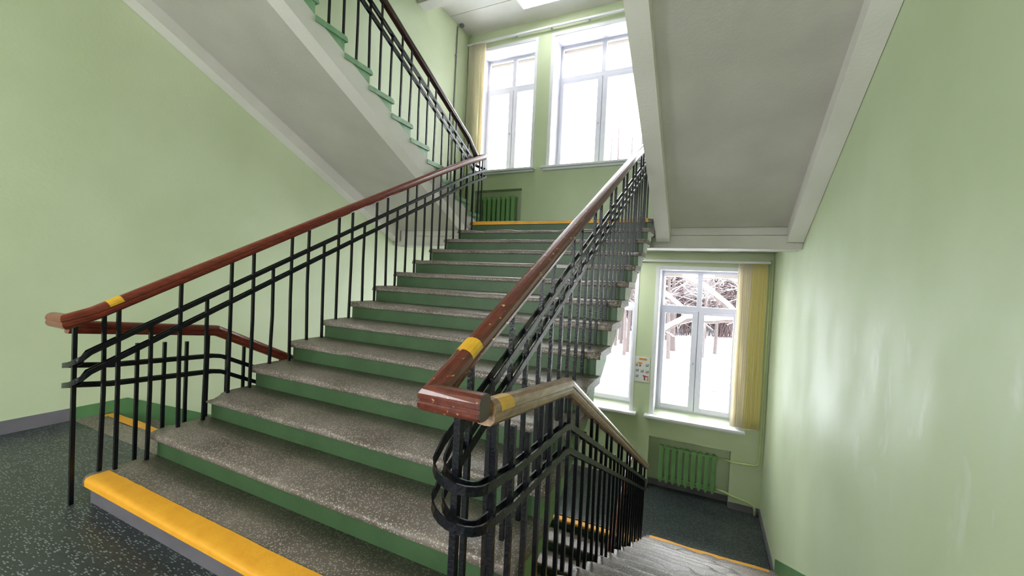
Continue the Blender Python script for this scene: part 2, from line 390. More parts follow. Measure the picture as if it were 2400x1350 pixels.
# ------------------------------------------------------------------ windows
def window(n, x0, x1, z0, z1, label, handles=True):
    w = thing(f'window_{n}', ((x0+x1)/2, 6.7, z0), label, 'window', kind='structure')
    xm = (x0+x1)/2; ya, yb = 6.68, 6.745
    bm = bmesh.new(); f = .05
    box(bm,(x0,ya,z0),(x0+f,yb,z1),.004); box(bm,(x1-f,ya,z0),(x1,yb,z1),.004)
    box(bm,(x0+f,ya,z1-.055),(x1-f,yb,z1),.004); box(bm,(x0+f,ya,z0),(x1-f,yb,z0+.045),.004)
    zt0, zt1 = z0+1.745, z0+1.835
    box(bm,(x0+f,ya,zt0),(x1-f,yb,zt1),.004); box(bm,(xm-.039,ya,zt1),(xm+.039,yb,z1-.055),.004); box(bm,(xm-.03,ya+.01,z0+.045),(xm+.03,yb,zt0),.004)
    obj('window_frame', bm, M['upvc'], w)
    # fixed top lights
    for a, b in ((x0+f, xm-.039),(xm+.039, x1-f)):
        bm = bmesh.new(); box(bm,(a,ya+.03,zt1),(b,ya+.036,z1-.055)); obj('pane', bm, M['glass'], w)
    # opening sashes
    for i,(a, b) in enumerate(((x0+f-.004, xm-.006),(xm+.006, x1-f+.004))):
        bm = bmesh.new(); y0 = ya-.018; y1 = yb-.01; g0, g1 = (.05,.088) if i==0 else (.088,.05)
        zb, zt = z0+.035, zt0+.008
        box(bm,(a,y0,zb),(a+g0,y1,zt),.004); box(bm,(b-g1,y0,zb),(b,y1,zt),.004)
        box(bm,(a+g0,y0,zb),(b-g1,y1,zb+.075),.004); box(bm,(a+g0,y0,zt-.055),(b-g1,y1,zt),.004)
        s = obj('sash', bm, M['upvc'], w)
        bm = bmesh.new(); box(bm,(a+g0,ya+.02,zb+.075),(b-g1,ya+.026,zt-.055)); obj('pane', bm, M['glass'], s)
        if i == 1:
            bm = bmesh.new(); hx = a+.045; hz = z0+.86
            box(bm,(hx-.012,y0-.01,hz-.03),(hx+.012,y0,hz+.03),.003); box(bm,(hx-.01,y0-.035,hz-.11),(hx+.01,y0-.022,hz+.012),.004); box(bm,(hx-.008,y0-.03,hz-.006),(hx+.008,y0-.005,hz+.01))
            obj('window_handle', bm, M['upvc'], s)
        else:
            bm = bmesh.new(); cyl(bm,(b-.04,y0-.008,z0+.86),.012,.01,'Y',12); box(bm,(b-.045,y0-.02,z0+.84),(b-.035,y0-.006,z0+.88)); obj('lock', bm, M['metal'], s)
    # white lining boards of the deep reveal
    bm = bmesh.new(); t=.012
    box(bm,(x0,YB,z0),(x0+t,ya,z1)); box(bm,(x1-t,YB,z0),(x1,ya,z1)); box(bm,(x0+t,YB,z1-t),(x1-t,ya,z1))
    obj('reveal_lining', bm, M['upvc'], w)
    bm = bmesh.new(); t=.052
    box(bm,(x0-t,YB-.012,z0),(x0+.006,YB,z1+t),.002); box(bm,(x1-.006,YB-.012,z0),(x1+t,YB,z1+t),.002); box(bm,(x0+.006,YB-.012,z1-.006),(x1-.006,YB,z1+t),.002)
    obj('architrave', bm, M['sill'], w)
    bm = bmesh.new(); box(bm,(x0-.12,6.14,z0-.04),(x1+.12,YB-.001,z0-.002),.006); box(bm,(x0+.002,YB-.001,z0-.03),(x1-.002,ya,z0-.002))
    box(bm,(x0-.09,6.20,z0-.075),(x1+.09,YB-.001,z0-.04),.006)
    obj('window_sill', bm, M['sill'], w)
    return w
wl = ['narrow left window of the lower landing, hidden behind the stairs', 'wide middle window of the lower landing, half hidden by the stair ends',
      'narrow white window of the lower landing beside the yellow blind', 'tall narrow white window at the left of the upper landing',
      'tall wide white window in the middle of the upper landing', 'tall narrow right window of the upper landing, behind the upper stairs']
k = 0
for (c, d) in WZ:
    for (a, b) in WIN:
        k += 1; window(k, a, b, c, d, wl[k-1])

# ------------------------------------------------------------------ stair flights
def wear(u, s):
    return (.010*math.sin(PI*u)**.8 + .010*noise.noise(Vector((u*6+s*3.7, s*1.3, 0))) )
def tread_mesh(x0, x1, yn, d, z, run, seed, worn=1.0, th=.048, over=.03, mats=False, nx=40):
    """slab with rounded, worn nose; d=+1 climbs towards +y"""
    bm = bmesh.new(); rings = []
    yb = run+over
    prof = [(yb,0),(yb*.55,0),(.11,0),(.045,0),(.02,-.001),(.006,-.006),(.001,-.015),(0,-.026),(.001,-th+.004),(.005,-th),(yb,-th)]
    wgt =  [0,0,.35,.8,1,1,.9,.5,.1,0,0]
    for i in range(nx+1):
        u = i/nx; x = x0+(x1-x0)*u
        w = max(0, wear(u, seed))*worn
        chip = max(0, noise.noise(Vector((u*9+seed*5.1, seed*2.2, 3)))-.22)*.15*worn
        fine = noise.noise(Vector((u*40+seed*9, 1, seed)))*.003*worn
        endr = .012*max(0, 1-min(u,1-u)*nx/1.0)
        ring = []
        for (py, pz), g in zip(prof, wgt):
            yy = py + (chip*.7+fine+endr)*(g if g > .4 else 0)
            zz = pz - g*(w + chip*.35) 
            zz = max(zz, -th) 
            ring.append(bm.verts.new((x, yn+d*yy, z+zz)))
        rings.append(ring)
    m = len(prof)
    for i in range(nx):
        for j in range(m):
            f = bm.faces.new((rings[i][j], rings[i+1][j], rings[i+1][(j+1)%m], rings[i][(j+1)%m]))
            f.smooth = j < 9
            if mats and (j >= 6): f.material_index = 1
    for r in (rings[0], rings[-1][::-1]):
        f = bm.faces.new(r); f.material_index = 1 if mats else 0
    return bm

def stripe_mesh(x0, x1, yn, d, z, seed, worn, depth=.10, th=.048, tx0=None, tx1=None, nx=40, low=1.0):
    bm = bmesh.new(); rings = []; e=.0025
    prof = [(depth,e),(.045,e),(.02,e-.001),(.004,-.004),(-.002,-.015),(-e,-.026),(-e,-th*low+.002)]
    wgt = [.4,.8,1,1,.9,.5,.1]
    for i in range(nx+1):
        u = i/nx; x = x0+(x1-x0)*u
        ut = (x-tx0)/(tx1-tx0)
        w = max(0, wear(ut, seed))*worn
        jit = .004*noise.noise(Vector((u*30, seed, 5)))
        rings.append([bm.verts.new((x, yn+d*(py+(jit if k==0 else 0)), z+pz-g*w)) for k,((py,pz),g) in enumerate(zip(prof,wgt))])
    for i in range(nx):
        for j in range(len(prof)-1):
            f = bm.faces.new((rings[i][j], rings[i+1][j], rings[i+1][j+1], rings[i][j+1])); f.smooth = True
    return bm

def flight(label, x0, x1, y0, d, zb, n, run, style, yellow=(), worn=1.0, seed=0, treads_from=1, sx=None, top_tread=True, soffit=True):
    """n risers; nose k (1..n) at y0+d*run*(k-1), z=zb+RISE*k ; the last one is the landing edge"""
    F = thing('stair_flight', ((x0+x1)/2, y0, zb), label, 'staircase')
    Y = lambda k: y0+d*run*(k-1)
    Z = lambda k: zb+RISE*k
    rx0, rx1 = (x0+.03, x1-.03) if sx is None else sx
    tm = M['terrazzo'] if style != 'green_ends' else [M['terrazzo'], M['step_end']]
    for k in range(1, n+1):
        last = k == n
        rr = run if not last else .12
        bm = tread_mesh(x0, x1, Y(k), d, Z(k), rr, seed+k, worn, mats=(style=='green_ends'))
        t = obj('tread', bm, tm, F)
        if k in yellow:
            a = x0+.045; b = x1-.07
            bm = stripe_mesh(a, b, Y(k), d, Z(k), seed+k, worn, tx0=x0, tx1=x1)
            tag(obj('nosing_stripe', bm, M['yellow'], t), 'yellow painted nosing')
        # riser: solid wedge under the tread
        bm = bmesh.new(); yr = Y(k)+d*.03
        zb_ = Z(k-1)-.002 if k > 1 else zb
        pts = [(rx0,yr,zb_),(rx0,yr,Z(k)-.047),(rx0,yr+d*(rr),Z(k)-.047),(rx0,yr+d*(rr),Z(k)-.06)]
        if style == 'main' and k > 1:
            pts = [(rx0,yr,zb_-.02),(rx0,yr,Z(k)-.047),(rx0,yr+d*rr,Z(k)-.047),(rx0,yr+d*rr,Z(k)-.10),(rx0,yr+.16,Z(k-1)-.045),(rx0,yr+.06,Z(k-1)-.062),(rx0,yr+.015,Z(k-1)-.045)]
        prism(bm, pts, (rx1-rx0,0,0))
        if style == 'main':
            bm.faces.ensure_lookup_table()
            for f_ in bm.faces:
                if all(abs(v.co.x-rx1) < 1e-4 for v in f_.verts): f_.material_index = 1
        rm = M['grey_riser'] if (k == 1 and style == 'main') else (M['riser'] if style != 'green_ends' else M['step_end'])
        if style == 'main': rm = [rm, M['step_side'] if k > 6 else M['riser_side']]
        o = obj('riser', bm, rm, F)
        if k == 1 and style == 'main': tag(o, 'grey painted bottom riser')
    # stringers and soffit
    ylo, yhi = Y(1)+d*.03, Y(n)+d*.10
    L = lambda y: zb+RISE+(y-y0)*d*RISE/run     # nose line
    sm = M['plaster'] if style != 'main' else M['skirt_green']
    def slab(a, b, top, bot, mat, name, ya, yb_, zmin=None):
        bm = bmesh.new()
        p = [(a,ya,L(ya)-top),(a,yb_,L(yb_)-top),(a,yb_,L(yb_)-bot),(a,ya,L(ya)-bot)]
        if zmin is not None:
            yc = ya + d*max(0, (zmin-(L(ya)-bot)))*run/RISE
            p = [(a,ya,max(zmin,L(ya)-top)),(a,yb_,L(yb_)-top),(a,yb_,L(yb_)-bot),(a,yc,zmin),(a,ya,zmin)]
        prism(bm, p, (b-a,0,0))
        return obj(name, bm, mat, F)
    zm = zb if style in ('main',) else (zb-.24 if style=='green_ends' else zb+.0)
    slab(rx0-.002, rx0+.15, .165, .335, sm, 'stringer', ylo, yhi, zm)
    if style == 'main':
        slab(rx1-.15, rx1+.002, .165, .335, M['riser_side'], 'stringer', ylo, Y(6), zm)
        slab(rx1-.45, rx1-.30, .215, .335, M['plaster'], 'stringer', Y(6), yhi)
    else:
        slab(rx1-.15, rx1+.002, .165, .335, sm, 'stringer', ylo, yhi, zm)
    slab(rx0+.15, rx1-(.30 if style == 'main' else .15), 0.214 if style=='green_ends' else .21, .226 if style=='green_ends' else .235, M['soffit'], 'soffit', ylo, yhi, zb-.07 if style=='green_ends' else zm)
    return F
flight('wide main flight of grey terrazzo steps in the centre with green risers', -.03, 2.42, 0, 1, 0, 14, .30, 'main', yellow=(1,14), worn=1.15, seed=1)
flight('left flight climbing away from the upper landing, seen from below', XL+.004, -.06, 4.25, -1, H, 14, .316, 'green_ends', worn=.3, seed=30, sx=(XL+.006,-.074))
flight('right flight climbing from the upper landing overhead, grey plastered underside', 2.42, XR-.004, 4.25, -1, H, 14, .316, 'green_ends', worn=.3, seed=60, sx=(2.42,XR-.006))
flight('right flight of terrazzo steps down to the lower landing by the wall', 2.44, XR-.004, 4.67, -1, -H, 14, .30, 'side', yellow=(1,14), worn=.9, seed=90, sx=(2.46,XR-.006))
flight('left flight of terrazzo steps going down behind the left railing', XL+.004, -.06, 4.67, -1, -H, 14, .30, 'side', yellow=(1,14), worn=.9, seed=120, sx=(XL+.006,-.08))
flight('lower main flight seen below between the black balusters', -.03, 2.42, .77, 1, -2*H, 14, .30, 'side', yellow=(14,), worn=.9, seed=150)
# terrazzo threshold strips in front of the side flights
for xa, xb, lab in ((XL, -.005, 'left'), (2.396, XR, 'right')):
    bm = bmesh.new(); box(bm, (xa, .50, -.25), (xb, .655, .002), .001)
    tag(obj('threshold_slab', bm, M['terrazzo']), f'grey terrazzo strip at the head of the {lab} downward stairs', 'threshold')

# ------------------------------------------------------------------ railings
half = [(0,.038),(.014,.036),(.025,.029),(.031,.017),(.0315,.004),(.0275,0),(.0275,-.006),(.031,-.010),(.029,-.024),(.020,-.034),(0,-.036)]
HPROF = half + [(-a,b) for a,b in half[-2:0:-1]]
STRIP = [(-.003,-.0135),(.003,-.0135),(.003,.0135),(-.003,.0135)]
def handrail(parent, path, mat, name='handrail'):
    bm = bmesh.new(); sweep(bm, path, HPROF)
    return obj(name, bm, mat, parent)
def offset_path(path, off):
    out = []; n = len(path)
    for i, p in enumerate(path):
        a = Vector(path[max(0,i-1)]); b = Vector(path[min(n-1,i+1)])
        t = (b-a); t.z = 0; t.normalize(); s = Vector((t.y,-t.x,0))
        out.append(Vector(p)+s*off)
    return out
def mid_rail(parent, path):
    bm = bmesh.new()
    for o in (-.015,.015): sweep(bm, offset_path(path, o), STRIP)
    return obj('mid_rail', bm, M['iron'], parent)
RR = random.Random(3)
def baluster(parent, x, y, z0, z1, lean=True, w=.0086, name='baluster'):
    bm = bmesh.new()
    l = RR.uniform(-.006,.006) if lean else 0; l2 = RR.uniform(-.004,.004) if lean else 0
    zm = z0+(z1-z0)*.5
    b = RR.uniform(-.003,.003) if lean else 0
    pts = [(x+l, y+l2, z0), (x+b, y+b, zm), (x, y, z1)]
    rings = []
    for p in pts: rings.append([bm.verts.new((p[0]+a*w, p[1]+c*w, p[2])) for a,c in ((-1,-1),(1,-1),(1,1),(-1,1))])
    for i in range(2):
        for j in range(4): bm.faces.new((rings[i][j],rings[i][(j+1)%4],rings[i+1][(j+1)%4],rings[i+1][j]))
    bm.faces.new(rings[0][::-1]); bm.faces.new(rings[-1])
    return obj(name, bm, M['iron'], parent)
def tape(parent, p0, p1):
    bm = bmesh.new(); pr = [(a*1.03,b*1.03+.0004) for a,b in HPROF if b > .002]
    pr = sorted(pr, key=lambda q:-q[0])
    P0, P1 = Vector(p0), Vector(p1); t=(P1-P0).normalized(); s=t.cross(Vector((0,0,1))).normalized(); u=s.cross(t)
    r = [[bm.verts.new(P+s*a+u*b) for a,b in pr] for P in (P0,P1)]
    for j in range(len(pr)-1): bm.faces.new((r[0][j],r[0][j+1],r[1][j+1],r[1][j]))
    return obj('warning_tape', bm, M['tape'], parent)

NL = lambda y: RISE*(y/RUN+1)                 # main flight nose line
SL = lambda y: -.5*(y-.77)                     # lower side flights nose line
def tread_z_main(y):
    k = math.floor((y+1e-6)/RUN)+1
    return max(0, min(14, k))*RISE
def tread_z_side(y):
    k = math.ceil((y-.77)/.30-1e-6)
    return -RISE*max(0, k) if y > .77 else 0
SHORT = {1,3,6,9,12,15,18,21,24}

def lower_railing(label, xc, xs_, wood_c, wood_e, wood_s, stubs, extra):
    R = thing('stair_railing', (xc, 0, 0), label, 'railing')
    sg = 1 if xs_ > xc else -1
    ze = .985 if sg > 0 else 1.0; ye = -.085
    # main handrail with the level return piece at its foot
    top = [(xc, 4.15, NL(4.15)+.835), (xc, 3.7, NL(3.7)+.865), (xc, 3.0, NL(3.0)+.88), (xc, .02, NL(.02)+.88), (xc, ye, ze)]
    h = handrail(R, top + [(xs_+.022 if sg>0 else xs_-.005, ye, ze)], wood_c)
    bm = bmesh.new()
    ex = xs_+.022 if sg>0 else xs_-.005
    prism(bm, [(ex, ye+a*.98, ze+b*.98) for a,b in HPROF], (sg*.004,0,0)); obj('rail_end', bm, M['wood_end'], h)
    tape(h, (xc,.075,NL(.075)+.88), (xc,.135,NL(.135)+.88))
    # side handrail: level, then down with the side flight
    side = [(xs_, ye+.052, .955), (xs_, .72, .865), (xs_, 4.05, .865-.5*3.33)]
    s = handrail(R, side, wood_s)
    tag(s, extra)
    if sg > 0: tape(s, (xs_, .0, .9497), (xs_, .09, .94))
    # two flat double rails running round the newel
    xn = (xc+xs_)/2; r = abs(xs_-xc)/2
    for up, sid in ((.672,.690),(.566,.580)):
        path = [(xc, 4.2, NL(4.2)+up-.03), (xc, 3.7, NL(3.7)+up), (xc, .0, NL(0)+up+.008)]
        za, zb_ = NL(-.03)+up-.005, sid+.055
        path.append((xc, -.03, za))
        bulge = .05 if sg > 0 else .012
        for i in range(1, 10):
            a = PI*i/10
            path.append((xn - sg*r*math.cos(a), -.03-bulge*math.sin(a), za+(zb_-za)*(i/10)-.012*math.sin(a)))
        path += [(xs_, -.03, zb_), (xs_, .15, sid+.028), (xs_, .70, sid), (xs_, .76, sid-.012), (xs_, 4.02, sid-.5*3.3)]
        mid_rail(R, path)
    # newel standing on the hall floor
    baluster(R, xn, -.055 if sg>0 else -.03, 0, ze-.034, w=.0105 if sg > 0 else .0090, name='newel_post', lean=False)
    # main balusters, two to a tread, every third one short
    for n in range(27):
        y = .12+.15*n
        z0 = tread_z_main(y)
        z1 = NL(y)+(.685 if n in SHORT else .852)
        if y > 3.6: z1 = min(z1, NL(y)+.83)
        baluster(R, xc, y, z0-.004, z1)
    if sg < 0: baluster(R, xc-.045, .075, RISE-.004, NL(.075)+.845)
    # side balusters
    for i, (y, z1) in enumerate(stubs):
        baluster(R, xs_, y, 0, z1)
    n = 0
    y = .92
    while y < 4.03:
        z1 = SL(y)+ (.70 if n%3==1 else .875)
        baluster(R, xs_, y, tread_z_side(y)-.004, z1); n += 1
        y += .15
    return R
lower_railing('black iron railing with worn bare-wood handrail at the right edge of the main flight', 2.315, 2.455,
    M['wood_worn'], M['wood'], M['wood_bare'], [(.03,.915),(.16,.86),(.29,.80),(.42,.86),(.52,.865),(.66,.865),(.78,.83)],
    'bare scraped wooden handrail')
lower_railing('black iron railing with red-brown handrail at left edge of main flight', .025, -.135,
    M['wood'], M['wood'], M['wood'], [(.275,.83),(.415,.82),(.54,.81),(.67,.865),(.80,.82)],
    'red-brown handrail of the left downward stairs')

# railing of the upper left flight
UL = lambda y: 2.25+(.15/.316)*(4.25-y)
def upper_railing(label, x, xlink, mat):
    R = thing('stair_railing', (x, 4.2, H), label, 'railing')
    p = [(x, .3, UL(.3)+.87), (x, 3.9, UL(3.9)+.86), (x, 4.17, 3.065)]
    handrail(R, p + [(xlink, 4.19, 3.075)], mat)
    for up in (.665,.56):
        path = [(x, .3, UL(.3)+up), (x, 3.95, UL(3.95)+up), (x, 4.12, UL(4.1)+up-.03)]
        zt = NL(4.2)+up-.03
        xm = (x+xlink)/2; r = abs(x-xlink)/2
        for i in range(1,7):
            a = PI*i/7
            path.append((xm+(x-xm)*math.cos(a), 4.13+.07*math.sin(a), path[2][2]+(zt-path[2][2])*i/7))
        mid_rail(R, path)
    for n in range(26):
        y = 4.08-.158*n
        k = math.floor((4.25-y)/.316+1e-6)+1
        z0 = H+RISE*k
        baluster(R, x, y, z0-.004, UL(y)+(.68 if n%3==2 else .84))
    baluster(R, xlink, 4.10, H, 3.03, name='newel_post', lean=False)
    return R
upper_railing('black iron railing with dark handrail along the left flight overhead', -.115, .025, M['wood_dark'])

# railing of the lower main flight
LL = lambda y: -2*H+.15+.5*(y-.77)
R = thing('stair_railing', (2.25, 4.67, -H), 'red-brown handrail and black bars of the lower main flight', 'railing')
handrail(R, [(2.14, 1.2, LL(1.2)+.88), (2.14, 4.75, LL(4.75)+.88), (2.14, 5.0, LL(4.75)+.93)], M['wood'])
for up in (.672,.566): mid_rail(R, [(2.14, 1.2, LL(1.2)+up), (2.14, 4.75, LL(4.75)+up)])
y = 4.79
n = 0
while y > 1.4:
    k = min(14, math.floor((y-.77)/.3+1e-6)+1)
    baluster(R, 2.14, y, -2*H+RISE*k-.004, LL(min(y,4.75))+(.69 if n%3==1 else .85)); y -= .15; n += 1

# ------------------------------------------------------------------ radiators, pipes
def radiator(x0, x1, z0, z1, n, label):
    R = thing('radiator', ((x0+x1)/2, 6.34, z0), label, 'radiator')
    p = (x1-x0)/n
    for i in range(n):
        cx = x0+p*(i+.5); hw = p*.345
        bm = bmesh.new()
        front = [(cx-hw,6.285,z0+.05),(cx-hw*.25,6.285,z0),(cx+hw*.25,6.285,z0),(cx+hw,6.285,z0+.05),(cx+hw,6.285,z1-.045),(cx+hw*.6,6.285,z1-.012),(cx-hw*.6,6.285,z1-.012),(cx-hw,6.285,z1-.045)]
        prism(bm, front, (0,.10,0))
        bmesh.ops.bevel(bm, geom=[e for e in bm.edges if abs((e.verts[0].co-e.verts[1].co).y) < 1e-5], offset=.008, segments=2, affect='EDGES')
        for zz in (z0+.085, z1-.05):
            cyl(bm, (cx-p/2, 6.335, zz), .028, p, 'X', 14)
        # ridge down the face
        box(bm, (cx-.008, 6.279, z0+.06), (cx+.008, 6.288, z1-.06), .003)
        obj('section', bm, M['rad'], R)
    return R
radiator(2.40, 3.29, -1.955, -1.33, 9, 'green cast-iron radiator in the niche under the lower window')
radiator(-1.31, -.47, 2.20, 2.98, 8, 'green cast-iron radiator in the niche of the upper landing')

bm = bmesh.new(); r=.016
tube(bm, [(3.855,6.235,1.79),(3.855,6.235,0),(3.853,6.235,-1.27),(3.84,6.235,-1.32),(3.80,6.24,-1.345),(3.50,6.25,-1.365),(3.42,6.33,-1.375),(3.29,6.335,-1.38)], r, 12)
tag(obj('heating_pipe', bm, M['pipe'], smooth=True), 'pale green heating pipe down the right corner to the lower radiator', 'pipe')
bm = bmesh.new()
tube(bm, [(3.28,6.335,-1.87),(3.42,6.31,-1.88),(3.5,6.25,-1.885),(3.74,6.24,-1.93),(3.80,6.235,-1.955),(3.825,6.23,-2.0),(3.83,6.225,-2.095)], r*1.05, 12)
tag(obj('heating_pipe', bm, M['pipe'], smooth=True), 'pale green return pipe from radiator foot into lower landing floor', 'pipe')
bm = bmesh.new(); tube(bm, [(-1.62,6.23,2.1),(-1.62,6.23,4.2),(-1.62,6.23,6.27)], .018, 12)
tag(obj('heating_pipe', bm, M['pipe'], smooth=True), 'pale green heating pipe in the left corner of the upper landing', 'pipe')
C_ = thing('cable_conduit', (-1.66,5.8,2.2), 'thin grey cable conduit running up the left wall near the pipe', 'conduit')
bm = bmesh.new(); tube(bm, [(-1.664,5.80,2.102),(-1.664,5.80,4.2),(-1.664,5.81,6.22)], .011, 10); obj('conduit_tube', bm, M['conduit'], C_, True)
bm = bmesh.new()
for z in (3.2,4.5,5.65): box(bm, (-1.6795,5.78,z), (-1.65,5.82,z+.02), .002)
obj('clip', bm, M['metal'], C_)
bm = bmesh.new(); cyl(bm, (-1.60,5.86,6.235), .045, .035, 'Z', 20); obj('junction_box', bm, M['conduit'], C_)

# ------------------------------------------------------------------ blinds and rails
def rail(x0, x1, z, label, ends):
    R = thing('curtain_rail', ((x0+x1)/2, 6.20, z), label, 'curtain rail')
    bm = bmesh.new(); box(bm, (x0,6.175,z-.018), (x1,6.215,z+.018), .005); obj('rail', bm, M['sill'], R)
    x = x0+.35
    while x < x1:
        bm = bmesh.new(); box(bm, (x-.015,6.19,z+.005), (x+.015,YB,z+.03), .003); cyl(bm,(x,6.195,z+.018),.008,.025,'Z',10); obj('bracket', bm, M['metal'], R); x += .72
rail(-1.66, 3.80, 6.045, 'white curtain rail above the tall upper windows', 0)
rail(-1.50, 3.845, 1.75, 'white curtain rail above the lower windows', 0)
def blind(x0, x1, z0, z1, n, label, split, pale_side, cloth='blind'):
    B = thing('vertical_blind', ((x0+x1)/2, 6.19, z1), label, 'blind')
    rr = random.Random(n)
    for i in range(n):
        u = (i+.5)/n; x = x0+(x1-x0)*u
        pale = (u < split) if pale_side == 'l' else (u > split)
        a = rr.uniform(.45,.8) if not pale else rr.uniform(.3,.6)
        hw = .044; bm = bmesh.new()
        pts = []
        for j in range(7):
            q = -1+2*j/6
            lx = q*hw; ly = .006*(1-q*q)
            pts.append((x+lx*math.cos(a)-ly*math.sin(a), 6.195-(lx*math.sin(a)+ly*math.cos(a))))
        nz = 12; rows=[]
        for jz in range(nz+1):
            z = z0+(z1-z0)*jz/nz; sw = .004*math.sin(jz*.9+i)
            rows.append([bm.verts.new((px+sw,py,z)) for px,py in pts])
        for jz in range(nz):
            for j in range(6): bm.faces.new((rows[jz][j],rows[jz][j+1],rows[jz+1][j+1],rows[jz+1][j]))
        v = obj('vane', bm, M['blind_pale'] if pale else M[cloth], B, True)
        md = v.modifiers.new('thick','SOLIDIFY'); md.thickness = .0012
    bm = bmesh.new(); tube(bm, [(x0+.01,6.15,z0+.02),((x0+x1)/2,6.15,z0+.005),(x1-.01,6.15,z0+.02)], .003, 6); obj('bead_chain', bm, M['sill'], B)
    bm = bmesh.new(); tube(bm, [(x0-.02,6.16,z1),(x0-.022,6.16,z0+.3),(x0-.02,6.16,z0+.05)], .003, 6); obj('pull_cord', bm, M['sill'], B)
blind(3.45, 3.79, -.79, 1.73, 13, 'yellow vertical blind drawn open beside the lower window', .42, 'l')
blind(-1.62, -1.24, 3.62, 6.027, 13, 'cream-yellow vertical blind drawn open left of the tall windows', .88, 'r', 'blind_cream')

# ------------------------------------------------------------------ poster
P = thing('safety_poster', (2.072, 6.27, -.1), 'small white poster with coloured pictures between the lower windows', 'poster')
px0, px1, pz0, pz1 = 1.955, 2.195, -.315, .115
bm = bmesh.new(); box(bm, (px0,6.272,pz0), (px1,6.279,pz1), .001); obj('sheet', bm, M['paper'], P)
def flatpoly(pts, mat, name):
    bm = bmesh.new(); prism(bm, [(a,6.2722,b) for a,b in pts], (0,-.0012,0)); obj(name, bm, mat, P)
pw, ph = px1-px0, pz1-pz0
U = lambda u, v: (px0+pw*u, pz1-ph*v)
def pill(u0,u1,v0,v1):
    pts=[]; hv=(v1-v0)/2; hu = hv*ph/pw
    for i in range(9): a=PI/2+PI*i/8; pts.append(U(u0+hu+hu*math.cos(a), v0+hv-hv*math.sin(a)))
    for i in range(9): a=-PI/2+PI*i/8; pts.append(U(u1-hu+hu*math.cos(a), v0+hv-hv*math.sin(a)))
    return pts
def rect(u0,u1,v0,v1): return [U(u0,v0),U(u1,v0),U(u1,v1),U(u0,v1)]
flatpoly(pill(.25,.80,.06,.14), M['p_orange'], 'title_band')
flatpoly([U(.06,.24),U(.22,.24),U(.30,.22),U(.50,.25),U(.48,.29),U(.40,.30),U(.38,.34),U(.28,.33),U(.24,.27),U(.06,.26)], M['p_orange'], 'picture')
flatpoly([U(.30,.34),U(.40,.34),U(.41,.41),U(.36,.38),U(.32,.41),U(.29,.40)], M['p_dark'], 'picture')
flatpoly(rect(.04,.20,.29,.40), M['p_grey'], 'picture')
flatpoly([U(.52,.72),U(.72,.74),U(.95,.76),U(.95,.80),U(.76,.79),U(.73,.85),U(.64,.84),U(.60,.78)], M['p_red'], 'picture')
flatpoly([U(.64,.85),U(.72,.85),U(.76,.93),U(.70,.91),U(.66,.93)], M['p_dark'], 'picture')
flatpoly(rect(.86,.95,.82,.95), M['p_orange'], 'picture')
for (u,v) in ((.72,.27),(.06,.50),(.40,.52),(.74,.53),(.06,.73)):
    flatpoly(rect(u,u+.20,v+.05,v+.11), M['p_grey'], 'picture')
    flatpoly([U(u+.14,v+.02),U(u+.19,v),U(u+.21,v+.04),U(u+.16,v+.06)], M['p_dark'], 'picture')
    flatpoly(rect(u+.02,u+.11,v+.01,v+.035), M['p_grey'], 'picture')

# ceiling light panel of the upper landing, its glow added to brighten the landing
Lp = thing('ceiling_light', (.30,5.56,6.27), 'square white framed light panel on the ceiling of the upper landing', 'light')
bm = bmesh.new()
for lo, hi in (((-.29,5.25,6.245),(.90,5.27,6.27)),((-.29,5.84,6.245),(.90,5.86,6.27)),((-.29,5.27,6.245),(-.27,5.84,6.27)),((.88,5.27,6.245),(.90,5.84,6.27))): box(bm, lo, hi, .002)
obj('frame', bm, M['sill'], Lp)
bm = bmesh.new(); box(bm, (-.27,5.27,6.25),(.88,5.84,6.265)); obj('diffuser', bm, M['lamp'], Lp)
Lp = thing('ceiling_light', (1.2,5.5,1.90), 'white light panel under the upper landing, above the lower landing', 'light')
bm = bmesh.new(); box(bm, (.62,5.2,1.872), (1.78,5.8,1.899), .004); obj('frame', bm, M['sill'], Lp)
bm = bmesh.new(); box(bm, (.65,5.23,1.866), (1.75,5.77,1.873)); obj('diffuser', bm, M['lamp_bright'], Lp)  # unseen panel and its glow, added to brighten the lower landing

# ------------------------------------------------------------------ winter outside
bm = bmesh.new()
N = 40
grid = [[None]*(N+1) for _ in range(N+1)]
for i in range(N+1):
    for j in range(N+1):
        x = -60+120*i/N; y = 7.2+110*j/N
        grid[i][j] = bm.verts.new((x, y, -5.2+.5*noise.noise(Vector((x*.08,y*.08,0)))+.012*max(0,y-25)))
for i in range(N):
    for j in range(N):
        f = bm.faces.new((grid[i][j],grid[i+1][j],grid[i+1][j+1],grid[i][j+1])); f.smooth=True
o = obj('snow_ground', bm, M['snow']); o['label']='white snow covering the ground outside the lower windows'; o['category']='snow'; o['kind']='stuff'

